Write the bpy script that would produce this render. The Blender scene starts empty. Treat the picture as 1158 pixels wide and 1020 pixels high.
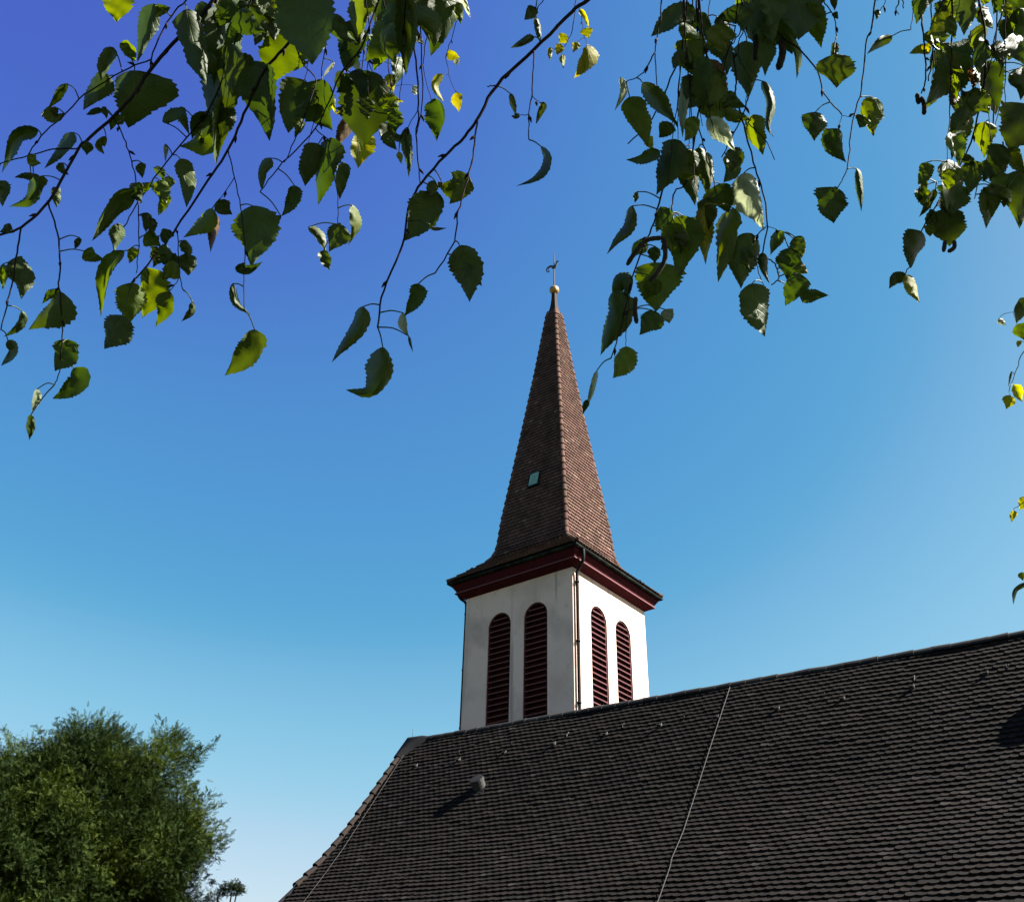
import bpy, math, random
import numpy as np
from mathutils import Matrix, Vector
random.seed(7); rng = np.random.default_rng(11)
scene = bpy.context.scene
col = scene.collection
# ------------------------------------------------------------------ camera
EYE = np.array([0.0, 0.0, 1.6])
PITCH, ROLL, FPX = 0.5681, 0.0221, 1100.0
cp, sp, cr, sr = math.cos(PITCH), math.sin(PITCH), math.cos(ROLL), math.sin(ROLL)
FWD = np.array([0, cp, sp]); _u = np.array([0, -sp, cp]); _r = np.array([1.0, 0, 0])
RGT = cr * _r + sr * _u; UPV = -sr * _r + cr * _u
cam = bpy.data.cameras.new("camera"); camo = bpy.data.objects.new("camera", cam); col.objects.link(camo)
cam.sensor_fit = 'HORIZONTAL'; cam.sensor_width = 36.0; cam.lens = 36.0 * FPX / 1158.0
cam.clip_start = 0.05; cam.clip_end = 3000
m = Matrix(((RGT[0], UPV[0], -FWD[0], EYE[0]), (RGT[1], UPV[1], -FWD[1], EYE[1]), (RGT[2], UPV[2], -FWD[2], EYE[2]), (0, 0, 0, 1)))
camo.matrix_world = m
scene.camera = camo
# ------------------------------------------------------------------ sky, sun, exposure
SUN_DIR = np.array([0.727, -0.132, 0.675]); SUN_DIR /= np.linalg.norm(SUN_DIR)
SUN_EL = math.asin(SUN_DIR[2]); SUN_AZ = math.atan2(SUN_DIR[0], SUN_DIR[1])
world = bpy.data.worlds.new("World"); scene.world = world; world.use_nodes = True
wn = world.node_tree.nodes; wl = world.node_tree.links
SKY_STRENGTH, EXPOSURE = 0.10, 2.6
bg = wn["Background"]; bg.inputs[1].default_value = SKY_STRENGTH
sky = wn.new("ShaderNodeTexSky"); sky.sky_type = 'NISHITA'; sky.sun_disc = False
sky.sun_elevation = SUN_EL; sky.sun_rotation = SUN_AZ
sky.altitude = 0; sky.air_density = 1.0; sky.dust_density = 1.0; sky.ozone_density = 4.0
def vmul(src, k):
    n_ = wn.new("ShaderNodeVectorMath"); n_.operation = 'SCALE'; n_.inputs['Scale'].default_value = k; wl.new(src, n_.inputs[0]); return n_.outputs[0]
cur = wn.new("ShaderNodeRGBCurve")       # deepens the blue of the clear sky away from the sun
for ch, pts_ in ((0, [(0, 0), (.126, .069), (.175, .085), (.205, .097), (.228, .116), (.25, .170), (.275, .218), (.33, .305), (.442, .515), (1, 1)]),
                 (1, [(0, 0), (.12, .05), (.224, .138), (.29, .274), (.336, .332), (.39, .395), (.44, .478), (.5, .56), (.708, .72), (1, .9)]),
                 (2, [(0, 0), (.35, .48), (.444, .575), (.58, .645), (.72, .69), (.8, .755), (1, .86)])):
    c_ = cur.mapping.curves[ch]
    c_.points[0].location = pts_[0]; c_.points[1].location = pts_[-1]
    for p_ in pts_[1:-1]: c_.points.new(*p_)
cur.mapping.update()
wl.new(vmul(sky.outputs[0], 0.2), cur.inputs['Color'])
wl.new(vmul(cur.outputs[0], 1.0 / (SKY_STRENGTH * 2 ** EXPOSURE)), bg.inputs[0])
sl = bpy.data.lights.new("sun", 'SUN'); sl.energy = 5.0; sl.angle = math.radians(0.5); sl.color = (1.0, 0.95, 0.87)
so = bpy.data.objects.new("sun", sl); col.objects.link(so); so.location = (20, -5, 25)
so.rotation_euler = Vector(SUN_DIR).to_track_quat('Z', 'Y').to_euler()
scene.view_settings.view_transform = 'Standard'; scene.view_settings.look = 'None'
scene.view_settings.exposure = EXPOSURE; scene.view_settings.gamma = 1.0; scene.view_settings.use_curve_mapping = False
scene.render.engine = 'CYCLES'
scene.cycles.transparent_max_bounces = 8; scene.cycles.max_bounces = 6; scene.cycles.use_denoising = True
# ------------------------------------------------------------------ helpers
def at(px, py, d):
    """point seen at pixel (px, py) of the 1158 x 1020 photograph, d metres in front of the eye"""
    return EYE + d * (RGT * ((px - 579) / FPX) - UPV * ((py - 510) / FPX) + FWD)
class MB:
    def __init__(s): s.v = []; s.f = []; s.m = []; s.n = 0; s.uv = []
    def add(s, V, F, mi=0, uv=None):
        V = np.asarray(V, float)
        s.v.append(V); o = s.n; s.n += len(V)
        s.f += [[i + o for i in f] for f in F]; s.m += [mi] * len(F)
        s.uv.append(np.zeros((len(V), 2)) if uv is None else np.asarray(uv, float))
    def many(s, T, F, X, mi=0, mis=None):
        """T (k,3) template, X (n,k,3) already placed"""
        n, k = X.shape[:2]
        s.v.append(X.reshape(-1, 3)); o = s.n; s.n += n * k
        Fa = [np.asarray(f) for f in F]
        for j in range(n):
            b = o + j * k
            s.f += [(f + b).tolist() for f in Fa]
            s.m += [mi if mis is None else int(mis[j])] * len(F)
        s.uv.append(np.zeros((n * k, 2)))
    def box(s, O, A, B, C, mi=0, front=None):
        """box from corner O along the three edge vectors"""
        O, A, B, C = map(lambda q: np.asarray(q, float), (O, A, B, C))
        V = [O, O + A, O + A + B, O + B, O + C, O + A + C, O + A + B + C, O + B + C]
        s.add(V, [(0, 3, 2, 1), (4, 5, 6, 7), (0, 1, 5, 4), (1, 2, 6, 5), (2, 3, 7, 6), (3, 0, 4, 7)], mi)
        if front is not None: s.m[-4] = front
    def tube(s, P, R, k=7, mi=0, cap=True):
        P = np.asarray(P, float); n = len(P)
        R = np.full(n, R) if np.isscalar(R) else np.asarray(R, float)
        if len(R) != n: R = np.interp(np.linspace(0, 1, n), np.linspace(0, 1, len(R)), R)
        T = np.gradient(P, axis=0); T /= np.linalg.norm(T, axis=1)[:, None] + 1e-12
        ref = np.array([0.0, 0, 1]) if abs(T[0][2]) < .9 else np.array([1.0, 0, 0])
        V = []
        for i in range(n):
            x = np.cross(T[i], ref)
            if np.linalg.norm(x) < 1e-4: x = np.cross(T[i], [0.3, 1, 0.2])
            x /= np.linalg.norm(x); y = np.cross(T[i], x); ref = np.cross(x, T[i])
            for j in range(k):
                a = 2 * math.pi * j / k; V.append(P[i] + R[i] * (x * math.cos(a) + y * math.sin(a)))
        F = [(i * k + j, i * k + (j + 1) % k, (i + 1) * k + (j + 1) % k, (i + 1) * k + j) for i in range(n - 1) for j in range(k)]
        if cap: F += [tuple(range(k))[::-1], tuple((n - 1) * k + j for j in range(k))]
        s.add(V, F, mi)
    def ball(s, c, r, k=16, mi=0, sz=1.0):
        V = []; F = []; h = k // 2
        for i in range(h + 1):
            t = math.pi * i / h
            for j in range(k):
                a = 2 * math.pi * j / k
                V.append((c[0] + r * math.sin(t) * math.cos(a), c[1] + r * math.sin(t) * math.sin(a), c[2] + sz * r * math.cos(t)))
        F = [(i * k + j, (i + 1) * k + j, (i + 1) * k + (j + 1) % k, i * k + (j + 1) % k) for i in range(h) for j in range(k)]
        s.add(V, F, mi)
    def build(s, name, mats, parent=None, smooth=False):
        me = bpy.data.meshes.new(name)
        V = np.concatenate(s.v) if s.v else np.zeros((0, 3))
        loc = np.zeros(3)
        me.from_pydata((V - loc).tolist(), [], s.f)
        for mm in (mats if isinstance(mats, (list, tuple)) else [mats]): me.materials.append(mm)
        me.polygons.foreach_set('material_index', s.m)
        if smooth: me.polygons.foreach_set('use_smooth', [True] * len(s.f))
        uv = np.concatenate(s.uv)
        if np.any(uv):
            l = me.uv_layers.new(name="UVMap"); idx = np.zeros(len(me.loops), int); me.loops.foreach_get('vertex_index', idx)
            l.data.foreach_set('uv', uv[idx].ravel())
        me.update()
        o = bpy.data.objects.new(name, me); col.objects.link(o)
        if parent is not None:
            o.parent = parent
            o.matrix_parent_inverse = Matrix.Translation(-parent.location)
        return o
def thing(name, loc, label, cat, group=None):
    o = bpy.data.objects.new(name, None); col.objects.link(o); o.location = loc; o.empty_display_size = .3
    tag(o, label, cat, group); return o
def tag(o, label=None, cat=None, group=None, kind=None):
    if label: o['label'] = label
    if cat: o['category'] = cat
    if group: o['group'] = group
    if kind: o['kind'] = kind
    return o
def smoothpath(P, n=6):
    """Catmull-Rom through the points"""
    P = np.asarray(P, float)
    if len(P) < 3: return np.array([P[0] + (P[-1] - P[0]) * t for t in np.linspace(0, 1, n + 1)])
    Q = np.vstack([2 * P[0] - P[1], P, 2 * P[-1] - P[-2]]); out = []
    for i in range(1, len(Q) - 2):
        for t in np.linspace(0, 1, n, endpoint=False):
            a, b, c, d = Q[i - 1:i + 3]
            out.append(.5 * (2 * b + (c - a) * t + (2 * a - 5 * b + 4 * c - d) * t * t + (3 * b - a - 3 * c + d) * t ** 3))
    out.append(P[-1]); return np.array(out)
# ------------------------------------------------------------------ materials
def mat(name, base=(.5, .5, .5), rough=.7, spec=.3, metal=0.0, noise=None, bump=None, translucent=0.0, island=None, odd=None):
    """noise: list of (scale, detail, colour, low, high) mixed over the base; bump: (scale, strength, distance); island: random value spread per piece"""
    m = bpy.data.materials.new(name); m.use_nodes = True; nt = m.node_tree; N = nt.nodes; L = nt.links
    p = N["Principled BSDF"]; p.inputs['Roughness'].default_value = rough; p.inputs['Metallic'].default_value = metal
    p.inputs['Specular IOR Level'].default_value = spec
    rgb = N.new("ShaderNodeRGB"); rgb.outputs[0].default_value = (*base, 1); c = rgb.outputs[0]
    tc = N.new("ShaderNodeTexCoord")
    for (sc, det, colr, lo, hi, *st) in (noise or []):
        nz = N.new("ShaderNodeTexNoise"); src = tc.outputs['Object']
        if st:
            mp = N.new("ShaderNodeMapping"); mp.inputs['Scale'].default_value = st[0]; L.new(src, mp.inputs['Vector']); src = mp.outputs[0]
        L.new(src, nz.inputs['Vector'])
        nz.inputs['Scale'].default_value = sc; nz.inputs['Detail'].default_value = det
        mr = N.new("ShaderNodeMapRange"); mr.inputs['From Min'].default_value = lo; mr.inputs['From Max'].default_value = hi
        L.new(nz.outputs['Fac'], mr.inputs['Value'])
        mx = N.new("ShaderNodeMix"); mx.data_type = 'RGBA'; mx.inputs['B'].default_value = (*colr, 1)
        L.new(mr.outputs[0], mx.inputs['Factor']); L.new(c, mx.inputs['A']); c = mx.outputs['Result']
    if island:
        g = N.new("ShaderNodeNewGeometry"); hs = N.new("ShaderNodeHueSaturation")
        mr = N.new("ShaderNodeMapRange"); mr.inputs['To Min'].default_value = 1 - island; mr.inputs['To Max'].default_value = 1 + island
        L.new(g.outputs['Random Per Island'], mr.inputs['Value']); L.new(mr.outputs[0], hs.inputs['Value'])
        L.new(c, hs.inputs['Color']); c = hs.outputs[0]
        if odd:                                  # a few replaced or lichen-covered pieces
            w2 = N.new("ShaderNodeTexWhiteNoise"); w2.noise_dimensions = '1D'; L.new(g.outputs['Random Per Island'], w2.inputs['W'])
            m3 = N.new("ShaderNodeMapRange"); m3.inputs['From Min'].default_value = 1 - odd[0]; m3.inputs['From Max'].default_value = 1.0
            L.new(w2.outputs['Value'], m3.inputs['Value']); mo = N.new("ShaderNodeMix"); mo.data_type = 'RGBA'; mo.inputs['B'].default_value = (*odd[1], 1)
            L.new(m3.outputs[0], mo.inputs['Factor']); L.new(c, mo.inputs['A']); c = mo.outputs['Result']
        wn_ = N.new("ShaderNodeTexWhiteNoise"); wn_.noise_dimensions = '1D'; L.new(g.outputs['Random Per Island'], wn_.inputs['W'])
        m2 = N.new("ShaderNodeMapRange"); m2.inputs['To Min'].default_value = .485; m2.inputs['To Max'].default_value = .515
        L.new(wn_.outputs['Value'], m2.inputs['Value']); L.new(m2.outputs[0], hs.inputs['Hue'])
    L.new(c, p.inputs['Base Color'])
    if bump:
        nz = N.new("ShaderNodeTexNoise"); L.new(tc.outputs['Object'], nz.inputs['Vector']); nz.inputs['Scale'].default_value = bump[0]; nz.inputs['Detail'].default_value = 6
        b = N.new("ShaderNodeBump"); b.inputs['Strength'].default_value = bump[1]; b.inputs['Distance'].default_value = bump[2]
        L.new(nz.outputs['Fac'], b.inputs['Height']); L.new(b.outputs[0], p.inputs['Normal'])
    if translucent:
        tr = N.new("ShaderNodeBsdfTranslucent"); ms = N.new("ShaderNodeMixShader"); ms.inputs[0].default_value = translucent
        hs2 = N.new("ShaderNodeHueSaturation"); hs2.inputs['Saturation'].default_value = 1.2; hs2.inputs['Value'].default_value = 2.3; hs2.inputs['Hue'].default_value = .485
        L.new(c, hs2.inputs['Color']); L.new(hs2.outputs[0], tr.inputs['Color'])
        L.new(p.outputs[0], ms.inputs[1]); L.new(tr.outputs[0], ms.inputs[2]); L.new(ms.outputs[0], N["Material Output"].inputs['Surface'])
    return m
def leafmat(name, base, vein, tr):
    """leaf blade: midrib and side veins from the leaf's own UV map, light passing through"""
    m = mat(name, base, rough=.55, spec=.22, translucent=tr, island=.28, noise=[(55, 3, tuple(x * .6 for x in base), .55, .8)])
    nt = m.node_tree; N = nt.nodes; L = nt.links; p = N["Principled BSDF"]
    uv = N.new("ShaderNodeUVMap"); sx = N.new("ShaderNodeSeparateXYZ"); L.new(uv.outputs[0], sx.inputs[0])
    ab = N.new("ShaderNodeMath"); ab.operation = 'ABSOLUTE'; L.new(sx.outputs[0], ab.inputs[0])
    k = N.new("ShaderNodeMath"); k.operation = 'MULTIPLY_ADD'; k.inputs[1].default_value = -.28; L.new(ab.outputs[0], k.inputs[0]); L.new(sx.outputs[1], k.inputs[2])
    w = N.new("ShaderNodeMath"); w.operation = 'MULTIPLY'; w.inputs[1].default_value = 44; L.new(k.outputs[0], w.inputs[0])
    s = N.new("ShaderNodeMath"); s.operation = 'SINE'; L.new(w.outputs[0], s.inputs[0])
    r1 = N.new("ShaderNodeMapRange"); r1.inputs['From Min'].default_value = .80; r1.inputs['From Max'].default_value = 1; L.new(s.outputs[0], r1.inputs['Value'])
    r2 = N.new("ShaderNodeMapRange"); r2.inputs['From Min'].default_value = .07; r2.inputs['From Max'].default_value = .02; L.new(ab.outputs[0], r2.inputs['Value'])
    mxx = N.new("ShaderNodeMath"); mxx.operation = 'MAXIMUM'; L.new(r1.outputs[0], mxx.inputs[0]); L.new(r2.outputs[0], mxx.inputs[1])
    f = N.new("ShaderNodeMath"); f.operation = 'MULTIPLY'; f.inputs[1].default_value = .45; L.new(mxx.outputs[0], f.inputs[0])
    src = p.inputs['Base Color'].links[0].from_socket
    mx = N.new("ShaderNodeMix"); mx.data_type = 'RGBA'; mx.inputs['B'].default_value = (*vein, 1); L.new(f.outputs[0], mx.inputs['Factor']); L.new(src, mx.inputs['A'])
    L.new(mx.outputs['Result'], p.inputs['Base Color'])
    b = N.new("ShaderNodeBump"); b.inputs['Strength'].default_value = .35; b.inputs['Distance'].default_value = .002; b.invert = True
    L.new(mxx.outputs[0], b.inputs['Height']); L.new(b.outputs[0], p.inputs['Normal'])
    return m
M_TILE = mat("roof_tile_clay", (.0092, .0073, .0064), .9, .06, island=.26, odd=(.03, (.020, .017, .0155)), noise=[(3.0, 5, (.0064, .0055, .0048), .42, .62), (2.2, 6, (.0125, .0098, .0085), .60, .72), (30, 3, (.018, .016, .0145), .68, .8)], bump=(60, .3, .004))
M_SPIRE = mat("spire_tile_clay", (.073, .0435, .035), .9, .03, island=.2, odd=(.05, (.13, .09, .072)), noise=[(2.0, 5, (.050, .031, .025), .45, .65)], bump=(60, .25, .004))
M_RIDGE = mat("ridge_tile_clay", (.011, .010, .0095), .85, .2, island=.3, bump=(40, .3, .005))
M_NECK = mat("spire_neck_sheet", (.022, .0155, .013), .8, .08, noise=[(6, 4, (.016, .012, .010), .5, .7)])
M_VERGE = mat("verge_tile_clay", (.013, .0088, .0073), .85, .1, island=.3, noise=[(6, 5, (.0075, .006, .0052), .5, .65)])
M_UNDER = mat("roof_underlay", (.02, .017, .015), .9, .1, bump=(20, .3, .005))
M_PLASTER = mat("white_plaster", (.53, .39, .325), .9, .15, noise=[(.9, 6, (.44, .32, .262), .5, .7), (4, 8, (.41, .31, .26), .58, .75), (1.0, 7, (.30, .225, .19), .56, .72, (3.2, 3.2, .22)), (.7, 5, (.36, .27, .225), .55, .7, (1, 1, 1))], bump=(45, .25, .006))
M_RED = mat("oxblood_paint", (.036, .0036, .0065), .8, .08, noise=[(5, 5, (.052, .006, .010), .5, .7)], bump=(30, .15, .003))
M_LOUVRE = mat("louvre_paint", (.042, .0055, .008), .7, .15, noise=[(5, 5, (.03, .005, .007), .5, .7)])
M_EDGE = mat("sunlit_edge_tint", (.095, .038, .041), .8, .15, noise=[(9, 5, (.09, .03, .035), .5, .7)])  # paler colour paints in the sunlit line on slat fronts and cornice nose
M_METAL = mat("patinated_metal", (.0055, .0065, .006), .85, .08, noise=[(4, 4, (.02, .028, .023), .5, .7)])
M_PIPE = mat("downpipe_metal", (.008, .008, .008), .75, .12, noise=[(6, 4, (.014, .014, .015), .5, .7)])
M_DARKCAP = mat("dark_sheet_metal", (.0085, .0085, .010), .85, .08, noise=[(5, 4, (.008, .008, .009), .5, .7)])
M_ZINC = mat("zinc_sheet", (.034, .0335, .0325), .7, .2, metal=.35, noise=[(8, 4, (.024, .024, .0245), .5, .7)])
M_GOLD = mat("gilded_metal", (.30, .18, .055), .45, .5, metal=.6, noise=[(9, 4, (.2, .115, .035), .5, .7)])
M_WIRE = mat("conductor_wire", (.018, .0176, .0172), .7, .2)
M_PATINA = mat("hatch_patina", (.14, .27, .20), .6, .2, noise=[(7, 4, (.10, .19, .145), .5, .7)])
M_TWIG = mat("birch_twig_bark", (.012, .0075, .0085), .85, .1, noise=[(60, 3, (.028, .018, .017), .55, .7)])
M_BARK = mat("birch_bark", (.62, .60, .56), .8, .2, noise=[(5, 6, (.05, .045, .04), .58, .66), (14, 4, (.42, .40, .37), .5, .7)], bump=(14, .5, .01))
M_GREEN = leafmat("birch_leaf_green", (.025, .041, .0075), (.042, .058, .015), .20)
M_LIGHT = leafmat("birch_leaf_light_green", (.048, .068, .010), (.078, .10, .026), .32)
M_YELLOW = leafmat("birch_leaf_yellow", (.13, .13, .016), (.36, .34, .06), .42)
M_BROWN = leafmat("birch_leaf_brown", (.06, .034, .014), (.09, .055, .025), .2)
M_PALE = leafmat("birch_leaf_pale_and_sunlit", (.16, .18, .11), (.21, .235, .15), .25)  # pale leaves; the same colour paints in white sun glints on others
M_CATKIN = mat("catkin_scales", (.014, .010, .007), .8, .2, noise=[(180, 2, (.028, .02, .013), .5, .7)])
M_NEEDLE = mat("yew_needles", (.0125, .0215, .0045), .85, .06, island=.22, translucent=.10)
M_NEEDLE2 = mat("yew_young_needles", (.024, .036, .006), .85, .06, island=.22, translucent=.12)
M_WOOD = mat("conifer_bark", (.03, .02, .016), .9, .2, noise=[(8, 5, (.02, .014, .012), .5, .7)], bump=(12, .5, .02))
M_PINE = mat("pine_needles", (.010, .015, .006), .9, .05, island=.3)
M_GRASS = mat("lawn", (.016, .021, .009), .9, .2, noise=[(.4, 6, (.04, .055, .02), .4, .65), (6, 6, (.027, .032, .014), .5, .75)], bump=(30, .6, .03))
# ------------------------------------------------------------------ ground
g = MB(); g.add([(-900, -900, 0), (900, -900, 0), (900, 900, 0), (-900, 900, 0)], [(0, 1, 2, 3)])
tag(g.build("ground", M_GRASS), kind='structure')
# ------------------------------------------------------------------ church: tower frame (a0, b0), nave frame (an, bn)
YAW, DYAW = 0.669, -0.0861
a0 = np.array([-math.cos(YAW), math.sin(YAW), 0]); b0 = np.array([math.sin(YAW), math.cos(YAW), 0])
yn = YAW + DYAW
an = np.array([-math.cos(yn), math.sin(yn), 0]); bn = np.array([math.sin(yn), math.cos(yn), 0])
TC = np.array([1.4989, 28.4079, 0.0]); Z0 = 1.6
Zv = np.array([0, 0, 1.0])
def T(a, b, z): return TC + a0 * a + b0 * b + Zv * (z + Z0)
RIDGE = TC - 5 * b0 + Zv * (7.06 + Z0)
PROF = [(0, 0), (1.93, 2.41), (2.5, 3.06), (3.04, 3.57), (3.75, 4.18), (6.6, 6.62)]
_pl = [0.0]
for (q1, d1), (q2, d2) in zip(PROF, PROF[1:]): _pl.append(_pl[-1] + math.hypot(q2 - q1, d2 - d1))
def R(u, s, h=0.0):
    """point on the front nave slope: u along the ridge, s down the slope, h off the surface"""
    i = max(0, min(len(PROF) - 2, sum(1 for l in _pl[1:-1] if s > l)))
    (q1, d1), (q2, d2) = PROF[i], PROF[i + 1]; L = _pl[i + 1] - _pl[i]; k = (s - _pl[i]) / L
    tq, td = (q2 - q1) / L, (d2 - d1) / L
    return RIDGE + an * u - bn * (q1 + (q2 - q1) * k) - Zv * (d1 + (d2 - d1) * k) + (-bn * td + Zv * tq) * h
def Rframe(s):
    i = max(0, min(len(PROF) - 2, sum(1 for l in _pl[1:-1] if s > l)))
    (q1, d1), (q2, d2) = PROF[i], PROF[i + 1]; L = _pl[i + 1] - _pl[i]
    return -bn * (q2 - q1) / L - Zv * (d2 - d1) / L, -bn * (d2 - d1) / L + Zv * (q2 - q1) / L
U0, U1, SMAX = 0.90, -17.5, _pl[-1]
church = thing("church", tuple(TC + np.array([0, 0, 0])), "white church with dark tiled nave roof and a square tower under a tall pointed spire", "church")
# beaver-tail tile template: x across, y up the slope (0 = butt end), z off the surface
def tile_template(w, ln, th, lift, k=6):
    V = []; F = []
    for row in range(3):
        for i in range(k + 1):
            x = -w / 2 + w * i / k; t = 2 * x / w
            arc = .22 * w * (abs(t) ** 2.2)
            camber = .005 * (1 - t * t)
            if row == 0: V.append((x, arc, lift - th + camber * .5))
            elif row == 1: V.append((x, arc, lift + camber))
            else: V.append((x, ln, .004 + camber))
    n = k + 1
    for r_ in range(2):
        for i in range(k): F.append((r_ * n + i, r_ * n + i + 1, (r_ + 1) * n + i + 1, (r_ + 1) * n + i))
    for e in (0, k): F.append((e, n + e, 2 * n + e))
    return np.array(V), F
def place_tiles(mb, Tm, F, O, X, Y, Zn, mis=None, jit=1.0):
    """O (n,3) butt-end centres with frames X, Y, Zn (n,3); small random yaw, lift and sway for each tile"""
    n = len(O); ya = rng.normal(0, .012 * jit, n); li = rng.normal(0, .0024 * jit, n); ti = rng.normal(0, .010 * jit, n); sl_ = rng.normal(0, .004 * jit, n)
    X2 = X + Y * ya[:, None] + Zn * ti[:, None]; Y2 = Y - X * ya[:, None]
    P = O[:, None, :] + X2[:, None, :] * Tm[None, :, 0:1] + Y2[:, None, :] * (Tm[None, :, 1:2] + sl_[:, None, None]) + Zn[:, None, :] * (Tm[None, :, 2:3] + li[:, None, None])
    mb.many(Tm, F, P, 0, mis)
# ---- nave body
nb = MB()
def gable(u, flip):
    pts = [R(u, s, -.06) for s in _pl]; bk = [p + 2 * np.dot(RIDGE + an * u - p, bn) * bn for p in pts]
    poly = [pts[-1] * [1, 1, 0]] + pts[::-1] + bk[1:] + [bk[-1] * [1, 1, 0]]
    nb.add(poly, [tuple(range(len(poly))) if flip else tuple(range(len(poly)))[::-1]])
gq = 6.1
for u in (U0 - .12, U1 + .12): 
    q = gq
    f0 = RIDGE + an * u; dz = 6.42
    up_ = [(q_, d_ + .10) for q_, d_ in PROF[:-1]] + [(q, dz)]
    poly = [f0 - bn * q - Zv * f0[2]] + [f0 - bn * q_ - Zv * d_ for q_, d_ in up_[::-1]] + [f0 + bn * q_ - Zv * d_ for q_, d_ in up_[1:]] + [f0 + bn * q - Zv * f0[2]]
    nb.add(poly, [tuple(range(len(poly)))])
A = RIDGE + an * (U0 - .12); B = RIDGE + an * (U1 + .12)
for sgn in (-1, 1):
    nb.add([A + sgn * bn * gq - Zv * A[2], B + sgn * bn * gq - Zv * B[2], B + sgn * bn * gq - Zv * 6.52, A + sgn * bn * gq - Zv * 6.52], [(0, 1, 2, 3)])
nave = nb.build("nave_wall", M_PLASTER, church)
# ---- nave roof: underlay of both slopes is the part, tiles in the same mesh
rb = MB()
ROWP, TW_, TL = 0.135, 0.150, 0.262
Tm, TF = tile_template(TW_ * .992, TL, .026, .056)
Os, Xs, Ys, Zs = [], [], [], []
s = SMAX; row = 0
while s > .10:
    dn, nn = Rframe(min(s - .07, SMAX)); off = (row % 2) * TW_ / 2
    wob = .006 * math.sin(row * 1.7)
    for u in np.arange(U0 - .06 - off, U1, -TW_):
        sag = .012 * math.sin(u * .9 + row * .05) + .008 * math.sin(u * 2.3 + row * .21)
        Os.append(R(u, s + wob, .012 + sag)); Xs.append(-an); Ys.append(-dn); Zs.append(nn)
    s -= ROWP; row += 1
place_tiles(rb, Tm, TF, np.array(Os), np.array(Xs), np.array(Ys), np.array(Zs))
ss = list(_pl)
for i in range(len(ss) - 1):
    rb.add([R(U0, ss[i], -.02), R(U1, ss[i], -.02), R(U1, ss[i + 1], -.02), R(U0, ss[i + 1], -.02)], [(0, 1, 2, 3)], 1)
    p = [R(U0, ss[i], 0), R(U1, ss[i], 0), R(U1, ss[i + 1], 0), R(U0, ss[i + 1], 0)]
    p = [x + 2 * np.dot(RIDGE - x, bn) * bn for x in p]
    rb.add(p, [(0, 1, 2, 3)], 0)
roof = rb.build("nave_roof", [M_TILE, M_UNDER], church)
# ridge tiles
def halfpipe(mb, P0, P1, up, r0, r1, k=8, th=.018, mi=0, ang=math.pi):
    P0, P1 = np.asarray(P0), np.asarray(P1); t = P1 - P0; t = t / np.linalg.norm(t)
    x = np.cross(t, up); x /= np.linalg.norm(x); y = np.cross(x, t)
    V = []
    for P, r in ((P0, r0), (P1, r1)):
        for rr in (r, r - th):
            for i in range(k + 1):
                a = (math.pi - ang) / 2 + ang * i / k
                V.append(P + rr * (x * math.cos(a) + y * math.sin(a)))
    n = k + 1; F = []
    for i in range(k):
        F.append((i, i + 1, 2 * n + i + 1, 2 * n + i)); F.append((n + i, 3 * n + i, 3 * n + i + 1, n + i + 1))
        F.append((i, n + i, n + i + 1, i + 1)); F.append((2 * n + i, 2 * n + i + 1, 3 * n + i + 1, 3 * n + i))
    mb.add(V, F, mi)
rc = MB(); u = U0 - .30; i = 0
while u > U1:
    j1, j2 = rng.normal(0, .006, 2)
    halfpipe(rc, RIDGE + an * u + Zv * (-.035 + j1), RIDGE + an * (u - .37) + Zv * (-.047 + j2), Zv, .118, .135, th=.02)
    u -= .345
rc.build("ridge_tile_row", M_RIDGE, roof)
# verge tiles, stepped barrel tiles down the gable edge
vb = MB(); s = .62
while s < 5.15:
    P0 = R(U0 + .045, s, .055 + rng.normal(0, .006)); P1 = R(U0 + .045, s + .40, .085)
    dn, nn = Rframe(s + .2)
    halfpipe(vb, P0, P1, nn, .060, .077, th=.016, ang=math.pi * 1.05); s += .352
    vb.box(P0 + an * .06 - nn * .02, an * .03, (P1 - P0) * .985, -nn * .16)
vb.build("verge_tile_row", M_VERGE, roof)
vb = MB(); q0 = R(U0 + .02, 5.2, .0); q1 = R(U0 + .02, SMAX, .0); dn, nn = Rframe(5.6)
vb.box(q0 + nn * .09, an * .05, q1 - q0, -nn * .22)
vb.build("verge_board", M_DARKCAP, roof)
cb = MB(); capn = []
for s_, w in ((.72, .22), (.46, .36), (.24, .56), (.07, .80), (0.0, .86)):
    capn.append((s_, w))
rows = []
def mir(p): return p + 2 * np.dot(RIDGE - p, bn) * bn
for s_, w in capn: rows.append([R(U0 + .16, s_, -.12), R(U0 + .17, s_, .11), R(U0 + .10, s_, .165), R(U0 + .16 - w * .6, s_, .15), R(U0 + .16 - w, s_, .055)])
for s_, w in capn[::-1]: rows.append([mir(p) for p in (R(U0 + .16, s_, -.12), R(U0 + .17, s_, .11), R(U0 + .10, s_, .165), R(U0 + .16 - w * .6, s_, .15), R(U0 + .16 - w, s_, .055))])
cb.add([p for r_ in rows for p in r_], [(i * 5 + j, i * 5 + j + 1, (i + 1) * 5 + j + 1, (i + 1) * 5 + j) for i in range(len(rows) - 1) for j in range(4)])
cb.add(rows[0], [(0, 1, 2, 3, 4)])
tip_ = RIDGE + an * (U0 + .05) + Zv * .1
cb.tube([tip_, tip_ + Zv * .25], .004, 6)
cb.build("gable_cap", M_DARKCAP, roof, True)
eb = MB()
eb.tube([R(u_, SMAX + .05, -.05) for u_ in np.linspace(U0 + .12, U1, 24)], .075, 10)
eb.build("eaves_gutter", M_METAL, roof)
fb = MB(); Pq = R(U0 + .12, SMAX - .02, -.06)
fb.box(R(U0 + .12, SMAX - .02, -.05), an * (U1 - U0), -Zv * .2, bn * .04)
fb.build("eaves_board", M_RED, roof)
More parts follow.
